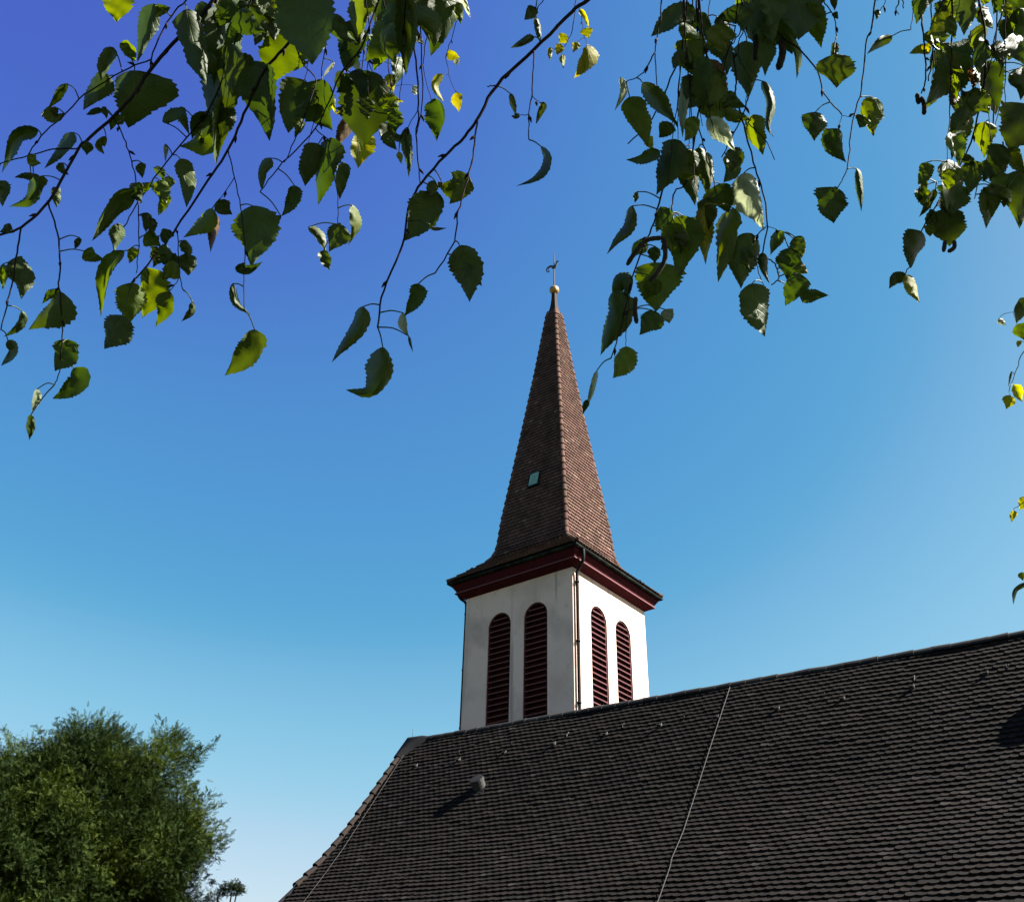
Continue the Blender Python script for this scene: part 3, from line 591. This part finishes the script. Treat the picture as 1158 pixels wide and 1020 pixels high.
def leaf(mb, S, wn, wo, d, mi):
    """leaf blade: spine S (pixels) at distance d; toothed edge, cupped or rolled in depth, drooping tip"""
    P = smoothpath([np.array(p) for p in S], 6)
    L_ = np.concatenate([[0], np.cumsum(np.linalg.norm(np.diff(P, axis=0), axis=1))]); Lp = L_[-1]
    n = 27 if Lp > 24 else 13
    t = np.linspace(0, 1, n); P = np.stack([np.interp(t * Lp, L_, P[:, k]) for k in (0, 1)], 1)
    Tn = np.gradient(P, axis=0); Tn /= np.linalg.norm(Tn, axis=1)[:, None] + 1e-9; Nn = np.stack([-Tn[:, 1], Tn[:, 0]], 1)
    prof = np.interp(t, PT, PW); saw = 1 + (.11 * (np.arange(n) % 2) - .05) * (t > .1) + rng.normal(0, .045, n) * (t > .1)
    saw2 = 1 + (.11 * ((np.arange(n) + 1) % 2) - .05) * (t > .1) + rng.normal(0, .045, n) * (t > .1)
    lowf = 1 + .16 * np.sin(t * rng.uniform(4, 9) + rng.uniform(0, 6)); lowf2 = 1 + .16 * np.sin(t * rng.uniform(4, 9) + rng.uniform(0, 6))
    saw *= lowf; saw2 *= lowf2; twist = rng.normal(0, .9)
    Wr = max(.40 * Lp, wn, wo) * d / FPX
    cup = rng.choice([-1, 1], p=[.3, .7]) * rng.uniform(.25, .85); roll = rng.uniform(-1, 1); droop = rng.uniform(-.3, .45) * Lp * d / FPX
    wave = rng.uniform(0, 6.28); V = []; UV = []
    for i in range(n):
        for c in (-1, -.55, 0, .55, 1):
            w = wn if c > 0 else wo; sw = saw[i] if c > 0 else saw2[i]
            px = P[i] + Nn[i] * w * prof[i] * c * (sw if abs(c) > .9 else 1)
            dz = math.sqrt(max(Wr ** 2 - (w * d / FPX) ** 2, 0)) * prof[i]
            dep = d + dz * (cup * c * c + (roll + twist * (t[i] - .4)) * c * .8) + droop * t[i] ** 2 + .0015 * math.sin(t[i] * 17 + c * 4 + wave)
            V.append(at(px[0], px[1], dep)); UV.append((c + 1e-4, t[i] + .001))
    F = [(i * 5 + j, i * 5 + j + 1, (i + 1) * 5 + j + 1, (i + 1) * 5 + j) for i in range(n - 1) for j in range(4)]
    mb.add(V, F, mi, UV)
def parse(s): return [tuple(float(q) for q in p.split(',')) for p in s.split()]
birch = thing("birch_tree", (3.3, -1.1, 0), "birch tree overhead, thin drooping twigs with green and yellowing leaves hanging across the sky", "tree")
tw = []   # (branch, points px, depth per point)
for bi, (d, lines, cats) in enumerate(BRANCHES):
    for li_, s_ in enumerate(lines):
        pts, th = s_.split(';'); P = smoothpath(np.array(parse(pts)), 5)
        P[1:-1] += rng.normal(0, .45, P[1:-1].shape)
        dep = d + .035 * np.sin(P[:, 1] * .013 + bi * 1.7 + P[:, 0] * .009)
        tw.append((bi, P, dep, [float(q) * .0005 * (1.25 if d > 2 else 1) for q in th.split(',')]))
allP = np.concatenate([p for _, p, _, _ in tw]); allD = np.concatenate([q for _, _, q, _ in tw]); allB = np.concatenate([[b] * len(p) for b, p, _, _ in tw])
def more_twigs(bi, n, xr, y1r, sway):
    for _ in range(n):
        x = rng.uniform(*xr); y1 = rng.uniform(*y1r); sx_ = rng.normal(0, sway)
        P = smoothpath(np.array([(x - sx_ * .4, -8), (x, y1 * .3), (x + sx_ * .3 + rng.normal(0, 4), y1 * .65), (x + sx_, y1)]), 6)
        P[1:-1] += rng.normal(0, .5, P[1:-1].shape)
        tw.append((bi, P, BRANCHES[bi][0] + rng.normal(0, .03) + .02 * np.sin(P[:, 1] * .02), [.0009, .0004]))
more_twigs(3, 5, (345, 440), (90, 190), 14); more_twigs(4, 3, (440, 485), (90, 150), 6); more_twigs(7, 7, (765, 812), (110, 235), 16)
more_twigs(8, 3, (820, 860), (60, 150), 10); more_twigs(12, 6, (1075, 1150), (90, 220), 14); more_twigs(11, 3, (1035, 1085), (40, 110), 8); more_twigs(10, 1, (1010, 1022), (14, 20), 2)
allP = np.concatenate([p for _, p, _, _ in tw]); allD = np.concatenate([q for _, _, q, _ in tw]); allB = np.concatenate([[b] * len(p) for b, p, _, _ in tw])
# fuller clumps where the twigs crowd: leaves hang at the twigs, pointing down and outwards
def clump(n, xr, yr, lr, kinds):
    out = []
    for _ in range(n):
        x, y = rng.uniform(*xr), rng.uniform(*yr); L_ = rng.uniform(*lr); a = rng.normal(0, .55); bend = rng.normal(0, .16)
        d_ = np.array([math.sin(a), math.cos(a)]); nrm_ = np.array([-d_[1], d_[0]])
        mid = np.array([x, y]) + d_ * L_ * .5 + nrm_ * L_ * bend; end = np.array([x, y]) + d_ * L_
        w1_, w2_ = L_ * rng.uniform(.14, .42), L_ * rng.uniform(.2, .42)
        out.append("%.0f,%.0f %.0f,%.0f %.0f,%.0f:%.1f,%.1f:%s" % (x, y, *mid, *end, w1_, w2_, rng.choice(kinds)))
    return out
D3 = ['d', 'd', 'd', 'm']; D2 = ['d', 'd', 'm', 'm']
EXTRA = (clump(22, (238, 480), (-22, 38), (30, 54), D3) + clump(10, (330, 470), (60, 150), (20, 36), D2) + clump(26, (758, 826), (10, 200), (24, 42), D2) + clump(8, (842, 915), (-25, 15), (36, 54), D3)
         + clump(28, (1062, 1160), (-15, 225), (22, 40), D2) + clump(12, (148, 208), (198, 310), (16, 28), ['m', 'd', 'y2']) + clump(5, (845, 900), (245, 305), (18, 30), D3)
         + clump(6, (225, 262), (60, 150), (30, 50), D3) + clump(6, (730, 775), (250, 330), (24, 40), D2) + clump(5, (1040, 1075), (180, 245), (18, 32), D3) + clump(6, (10, 150), (110, 330), (14, 24), D2) + clump(6, (1030, 1075), (-10, 60), (22, 36), D2)
         + clump(14, (20, 240), (100, 300), (14, 24), D2)
         + clump(46, (1188, 1226), (-120, 700), (17, 25), ['d', 'm', 'm', 'y2']))
TWIG = [MB() for _ in BRANCHES]; FOL = [MB() for _ in BRANCHES]
# overhead limbs carrying the branches, all above the picture
def curve3(P, n=10): return smoothpath([np.array(p, float) for p in P], n)
LIMB1 = curve3([(3.25, -1.05, 2.3), (2.5, -.55, 3.0), (1.5, .1, 3.38), (.5, .38, 3.42), (-.35, .42, 3.34), (-1.1, .35, 3.2)])
LIMB2 = curve3([(3.3, -1.1, 3.4), (2.7, -.2, 4.3), (2.1, .7, 4.75), (1.0, 1.35, 4.95), (0.1, 1.55, 4.85), (-.5, 1.6, 4.7)])
LIMB3 = curve3([(3.35, -1.1, 3.0), (3.05, -.2, 4.0), (2.5, .6, 4.5), (1.9, 1.1, 4.62), (1.38, 1.28, 4.48)])
for bi, P, dep, th in tw:
    X = np.array([at(p[0], p[1], q) for p, q in zip(P, dep)])
    R_ = np.linspace(th[0], th[1], len(X))
    if P[0][1] < 0:                      # runs on upwards to its limb
        lim = LIMB1 if bi < FAR_L else LIMB2 if bi == FAR_L else LIMB3[-2:]
        tgt = lim[np.argmin(np.linalg.norm((lim - X[0]) * [1, .5, .2], axis=1))]
        d0 = X[0] - X[1]; d0 /= np.linalg.norm(d0)
        up = curve3([X[0], X[0] + d0 * .12 + np.array([0, 0, .05]), .45 * X[0] + .55 * tgt + np.array([.03, -.02, .12]), tgt], 5)
        X = np.vstack([up[::-1][:-1], X]); R_ = np.concatenate([np.linspace(max(th[0] * 1.6, .003), th[0], len(up) - 1), R_])
    TWIG[bi].tube(X, R_, 6)
    for i in range(3, len(X) - 2, 6):    # buds at the nodes
        if rng.random() < .55:
            a = X[i] - X[i - 1]; a /= np.linalg.norm(a); q = rng.normal(0, 1, 3); q -= a * np.dot(q, a); q /= np.linalg.norm(q)
            TWIG[bi].tube([X[i], X[i] + (a * .7 + q * .7) * .004, X[i] + (a * .8 + q * .6) * .0085], [R_[i] * 1.25, .0017, .0004], 5)
SUNNY = []
for rec in LEAVES.replace('\n', '|').split('|') + EXTRA:
    sp_, ww, kd = rec.split(':'); S = parse(sp_); wn_, wo_ = (float(q) * 1.08 for q in ww.split(','))
    far = kd in ('Y', 'p', 'y2') and abs(S[0][0] - S[-1][0]) + abs(S[0][1] - S[-1][1]) < 26 or kd == 'Y'
    dist = np.linalg.norm(allP - np.array(S[0]), axis=1)
    if S[0][0] > 1120 and S[0][1] > 320 or S[0][0] > 1180: sel = allB == FAR_R
    elif far and (340 < S[0][0] < 700) and S[0][1] < 140: sel = allB == FAR_L
    else: sel = allB < FAR_L
    dist = np.where(sel, dist, 1e9); j = int(np.argmin(dist)); bi = int(allB[j])
    d = allD[j] + rng.normal(0, .012) + (0.02 if kd == 'p' else 0)
    if S[0][0] > 1180: S = [(max(p[0], 1172), p[1]) for p in S]
    leaf(FOL[bi], S, wn_, wo_, d, KIND[kd])
    if kd in ('Y', 'p', 'y2', 'o'): SUNNY.append(at(*np.mean(S, axis=0), d))
    if 2.5 < dist[j] < 46:               # petiole from the twig to the blade
        A = at(*allP[j], allD[j]); B_ = at(*S[0], d); mid = .5 * (A + B_) + np.array([0, 0, .12 * np.linalg.norm(A - B_)])
        FOL[bi].tube(curve3([A, mid, B_], 4), [.0008, .0006], 5, KIND[kd] if KIND[kd] != 4 else 1)
    elif S[0][1] < 12:
        A = at(*S[0], d); FOL[bi].tube([A, A + np.array([rng.normal(0, .01), 0, .04])], .0007, 5, 0)
for bi, (d, lines, cats) in enumerate(BRANCHES):
    br = TWIG[bi].build("drooping_branch", M_TWIG, birch, True)
    if FOL[bi].n: FOL[bi].build("foliage", LMATS, br, True)
    for s_ in cats:
        pts, th = s_.split(';'); X = np.array([at(p[0], p[1], d - .03) for p in smoothpath(np.array(parse(pts)), 5)]); c = MB()
        r_ = float(th) * .5 * d / FPX * (1 + .10 * (np.arange(len(X)) % 2)); r_[0] *= .6; r_[-1] *= .55
        c.tube(X, r_, 8); c.build("catkin", M_CATKIN, br, True)
lb = MB()
for P, r0, r1 in ((LIMB1, .055, .012), (LIMB2, .06, .012), (LIMB3, .05, .010)): lb.tube(P, np.linspace(r0, r1, len(P)), 9)
for P in (LIMB1, LIMB2, LIMB3):
    for k in range(4, len(P) - 3, 3):
        q = rng.normal(0, 1, 3); q[2] = abs(q[2]) + .3; q /= np.linalg.norm(q)
        E_ = P[k] + q * rng.uniform(.5, 1.0); px = E_ - EYE
        if px @ FWD > 0.05 and abs(px @ RGT / (px @ FWD)) < .62 and abs(px @ UPV / (px @ FWD)) < .56: continue
        lb.tube(curve3([P[k], P[k] + q * .3 + np.array([0, 0, .08]), E_], 3), [.012, .004], 5)
lb.build("limb", M_TWIG, birch, True)
tk = MB(); tk.tube(curve3([(3.3, -1.1, -.1), (3.28, -1.1, 1.5), (3.34, -1.12, 3.5), (3.25, -1.05, 6), (3.2, -1.0, 9.2)]), [.22, .19, .16, .1, .03], 14)
tk.build("trunk", M_BARK, birch, True)
# crown above and beside the viewer: it shades the hanging branches
cl = []
for (c, rad, n) in (((2.1, .0, 4.35), (1.7, 1.5, 1.25), 17000), ((.6, .0, 4.5), (1.2, 1.1, .8), 4500), ((3.3, -1.0, 6.3), (1.9, 1.9, 2.2), 5200), ((2.75, 1.5, 4.5), (.8, .9, .7), 1700), ((.8, 1.3, 5.1), (1.6, .6, .45), 1500)):
    q = rng.normal(0, 1, (n, 3)); q /= np.linalg.norm(q, axis=1)[:, None]; q *= rng.uniform(.2, 1, (n, 1)) ** .45
    cl.append(np.array(c) + q * np.array(rad))
cl = np.concatenate(cl)
for s_ in SUNNY:                          # gaps where the sun comes through
    v = cl - s_; tt = v @ SUN_DIR; dd = np.linalg.norm(v - tt[:, None] * SUN_DIR, axis=1)
    cl = cl[~((tt > 0) & (dd < .075 + rng.uniform(0, .03, len(cl))))]
v = cl - EYE; dz = v @ FWD
inside = (dz > 0.05) & (np.abs(v @ RGT) < .60 * dz + .06) & (np.abs(v @ UPV) < .53 * dz + .06)
cl = cl[~inside]; n = len(cl)
Tl = np.array([(0, 0, 0), (-.3, .22, .05), (.3, .22, .05), (-.26, .5, .04), (.26, .5, .04), (0, 1.0, -.12), (0, .3, -.02)])
Fl = [(0, 6, 1), (0, 2, 6), (1, 6, 5, 3), (2, 4, 5, 6)]
ax = rng.normal(0, .6, (n, 3)); ax[:, 2] -= .9; ax /= np.linalg.norm(ax, axis=1)[:, None]
sx = np.cross(ax, rng.normal(0, 1, (n, 3))); sx /= np.linalg.norm(sx, axis=1)[:, None]; nz = np.cross(sx, ax); sz = rng.uniform(.045, .068, n)
X = cl[:, None, :] + sz[:, None, None] * (sx[:, None, :] * Tl[None, :, 0:1] * 1.25 + ax[:, None, :] * Tl[None, :, 1:2] + nz[:, None, :] * Tl[None, :, 2:3])
cw = MB(); cw.many(Tl, Fl, X, 0, rng.choice([0, 0, 0, 1, 2], n, p=[.3, .3, .2, .17, .03]))
cw.build("crown", LMATS, birch, True)
# ------------------------------------------------------------------ yew-like conifer at the lower left, small pine far behind
yew = thing("conifer_tree", tuple(at(60, 1020, 25) * [1, 1, 0]), "large bushy dark green conifer with ragged crown beside the church at lower left", "tree")
YD = 25.0
BL = [(92, 925, 88, 92, 0), (30, 935, 75, 84, -1), (150, 968, 72, 82, .6), (186, 968, 46, 50, -.5), (60, 1020, 110, 110, -1.2), (165, 1030, 56, 50, 0), (186, 868, 28, 46, 1.0), (214, 930, 22, 30, .3), (200, 985, 26, 34, .2), (-40, 960, 90, 110, 0), (98, 858, 50, 40, .2), (10, 878, 26, 28, .4), (52, 872, 30, 26, 0)]
pts = []; nor = []
for (px, py, rx, ry, dd) in BL:
    k = YD / FPX; c = at(px, py, YD + dd); ax3 = np.array([rx * k, (rx + ry) * .5 * k, ry * k])
    nc = max(8, int(rx * ry * .030))                       # boughs: tufted clumps with gaps between them
    for _ in range(nc):
        q = rng.normal(0, 1, 3); q /= np.linalg.norm(q)
        cc = c + q * ax3 * rng.uniform(.55, 1.0); L_ = rng.uniform(.25, .52); g_ = q * .8 + rng.normal(0, .35, 3) + np.array([.05, -.05, .25]); g_ /= np.linalg.norm(g_)
        m_ = int(rng.uniform(54, 96)); t_ = rng.uniform(-.6, 1, (m_, 1)); rad_ = (1.15 - .75 * np.abs(t_)) * .185
        P_ = cc + g_ * t_ * L_ + rng.normal(0, 1, (m_, 3)) * rad_; P_[:, 2] -= .12 * t_[:, 0] ** 2
        pts.append(P_); nor.append(g_ * .7 + (P_ - cc - g_ * t_ * L_) * 2.4 + rng.normal(0, .25, (m_, 3)))
    n = int(rx * ry * .55); q = rng.normal(0, 1, (n, 3)); q /= np.linalg.norm(q, axis=1)[:, None]
    pts.append(c + q * rng.uniform(.4, .88, (n, 1)) * ax3); nor.append(q)
# leaders that stick out of the outline
for (x0, y0, x1, y1) in ((205, 880, 248, 834), (215, 930, 252, 908), (182, 870, 181, 812), (196, 890, 246, 836), (182, 868, 172, 824), (192, 856, 200, 822), (100, 850, 84, 803), (100, 850, 116, 805), (110, 850, 140, 822), (60, 850, 40, 822), (20, 850, 3, 823), (225, 940, 254, 930), (215, 990, 240, 962), (205, 890, 228, 846), (118, 850, 128, 812), (205, 900, 222, 885), (75, 860, 62, 815)):
    for t in np.linspace(0, 1, 44):
        w_ = (1 - t) * 8 + 2.2; c = at(x0 + (x1 - x0) * t + rng.normal(0, w_ * .5), y0 + (y1 - y0) * t + rng.normal(0, w_ * .5), YD + rng.normal(0, .25))
        pts.append(c[None]); dirw = at(x1, y1, YD) - at(x0, y0, YD); nor.append((dirw / np.linalg.norm(dirw) + rng.normal(0, .45, 3))[None])
pts = np.concatenate(pts); nor = np.concatenate(nor)
ok = pts[:, 2] > .4; pts, nor = pts[ok], nor[ok]; n = len(pts)
# spray: a stem with two ranks of slender needle tufts
Ts = []; Fs = []
def blade(o, d_, w_, l_):
    o = np.array(o, float); d_ = np.array(d_, float) / np.linalg.norm(d_); sd = np.array([d_[1], -d_[0], .25]); b_ = len(Ts)
    Ts.extend([o, o + d_ * l_ * .45 + sd * w_, o + d_ * l_, o + d_ * l_ * .5 - sd * w_]); Fs.append((b_, b_ + 1, b_ + 2, b_ + 3))
for i, y in enumerate(np.linspace(.0, .84, 5)):
    s_ = .40 * (1 - .55 * y)
    blade((0, y, 0), (.75, .75, .22 * (-1) ** i), .055, s_); blade((0, y, 0), (-.75, .75, -.2 * (-1) ** i), .055, s_)
blade((0, .75, 0), (0, 1, 0), .034, .32); blade((0, .0, 0), (0, 1, .05), .028, .9)
Ts = np.array(Ts)
d_ = nor * .9 + rng.normal(0, .55, (n, 3)) + np.array([.05, 0, .12]); d_ /= np.linalg.norm(d_, axis=1)[:, None]
sx = np.cross(d_, rng.normal(0, 1, (n, 3))); sx /= np.linalg.norm(sx, axis=1)[:, None]; nz = np.cross(sx, d_); sz = rng.uniform(.10, .18, n)
X = pts[:, None, :] + sz[:, None, None] * (sx[:, None, :] * Ts[None, :, 0:1] + d_[:, None, :] * Ts[None, :, 1:2] + nz[:, None, :] * Ts[None, :, 2:3])
patch = np.sin(pts[:, 0] * 1.9) * np.sin(pts[:, 2] * 2.3 + 1) + .35 * np.sin(pts[:, 0] * 5 + pts[:, 2] * 4) + rng.normal(0, .35, n)
yb = MB(); yb.many(Ts, Fs, X, 0, (patch > .35).astype(int)); yb.build("crown", [M_NEEDLE, M_NEEDLE2], yew)
yt = MB(); base = at(60, 1020, 25) * [1, 1, 0]
yt.tube(curve3([base, base + [0, 0, 2.5], base + [.1, .2, 5.2], base + [.5, .1, 8.0]]), [.42, .34, .24, .06], 12)
yt.build("trunk", M_WOOD, yew, True)
yl = MB()
for (px, py, rx, ry, dd) in BL:
    for _ in range(3):
        e = at(px + rng.normal(0, rx * .35), py + rng.normal(0, ry * .3) - ry * .2, YD + dd + rng.normal(0, .6)); st = base + [0, 0, max(1.2, e[2] * rng.uniform(.35, .7))]
        e = st + (e - st) * .68; yl.tube(curve3([st, .5 * (st + e) + [0, 0, -.15], e], 4), [.10, .02], 6)
yl.build("limb", M_WOOD, yew, True)
pine = thing("pine_tree", tuple(at(262, 1016, 100) * [1, 1, 0]), "small distant flat-topped pine seen as dark silhouette between conifer and roof", "tree")
pts = []
for (px, py, rx, ry, n) in ((258, 1003, 10, 5, 150), (267, 1001, 9, 5.5, 150), (273, 1007, 6, 4, 80), (250, 1009, 6, 5, 90), (240, 1016, 9, 7, 150), (262, 1010, 9, 3, 80)):
    q = rng.normal(0, 1, (n, 3)); q /= np.linalg.norm(q, axis=1)[:, None]; q *= rng.uniform(.3, 1, (n, 1)) ** .5
    pts.append(at(px, py, 100) + q * np.array([rx, (rx + ry) * .5, ry]) * 100 / FPX)
pts = np.concatenate(pts); n = len(pts); d_ = rng.normal(0, 1, (n, 3)) + [0, 0, .5]; d_ /= np.linalg.norm(d_, axis=1)[:, None]
sx = np.cross(d_, rng.normal(0, 1, (n, 3))); sx /= np.linalg.norm(sx, axis=1)[:, None]; nz = np.cross(sx, d_)
X = pts[:, None, :] + .36 * (sx[:, None, :] * Ts[None, :, 0:1] * 1.3 + d_[:, None, :] * Ts[None, :, 1:2] + nz[:, None, :] * Ts[None, :, 2:3])
pb = MB(); pb.many(Ts, Fs, X); pb.build("crown", M_PINE, pine)
pb = MB(); g0 = at(262, 1016, 100) * [1, 1, 0]
for e in ((262, 1008), (268, 1008), (246, 1014)): pb.tube(curve3([g0, g0 + [0, 0, 8], .4 * g0 + .6 * at(262, 1018, 100) + [0, 0, 0], at(*e, 100)], 5), [.28, .22, .14, .07], 7)
pb.build("trunk", M_WOOD, pine, True)
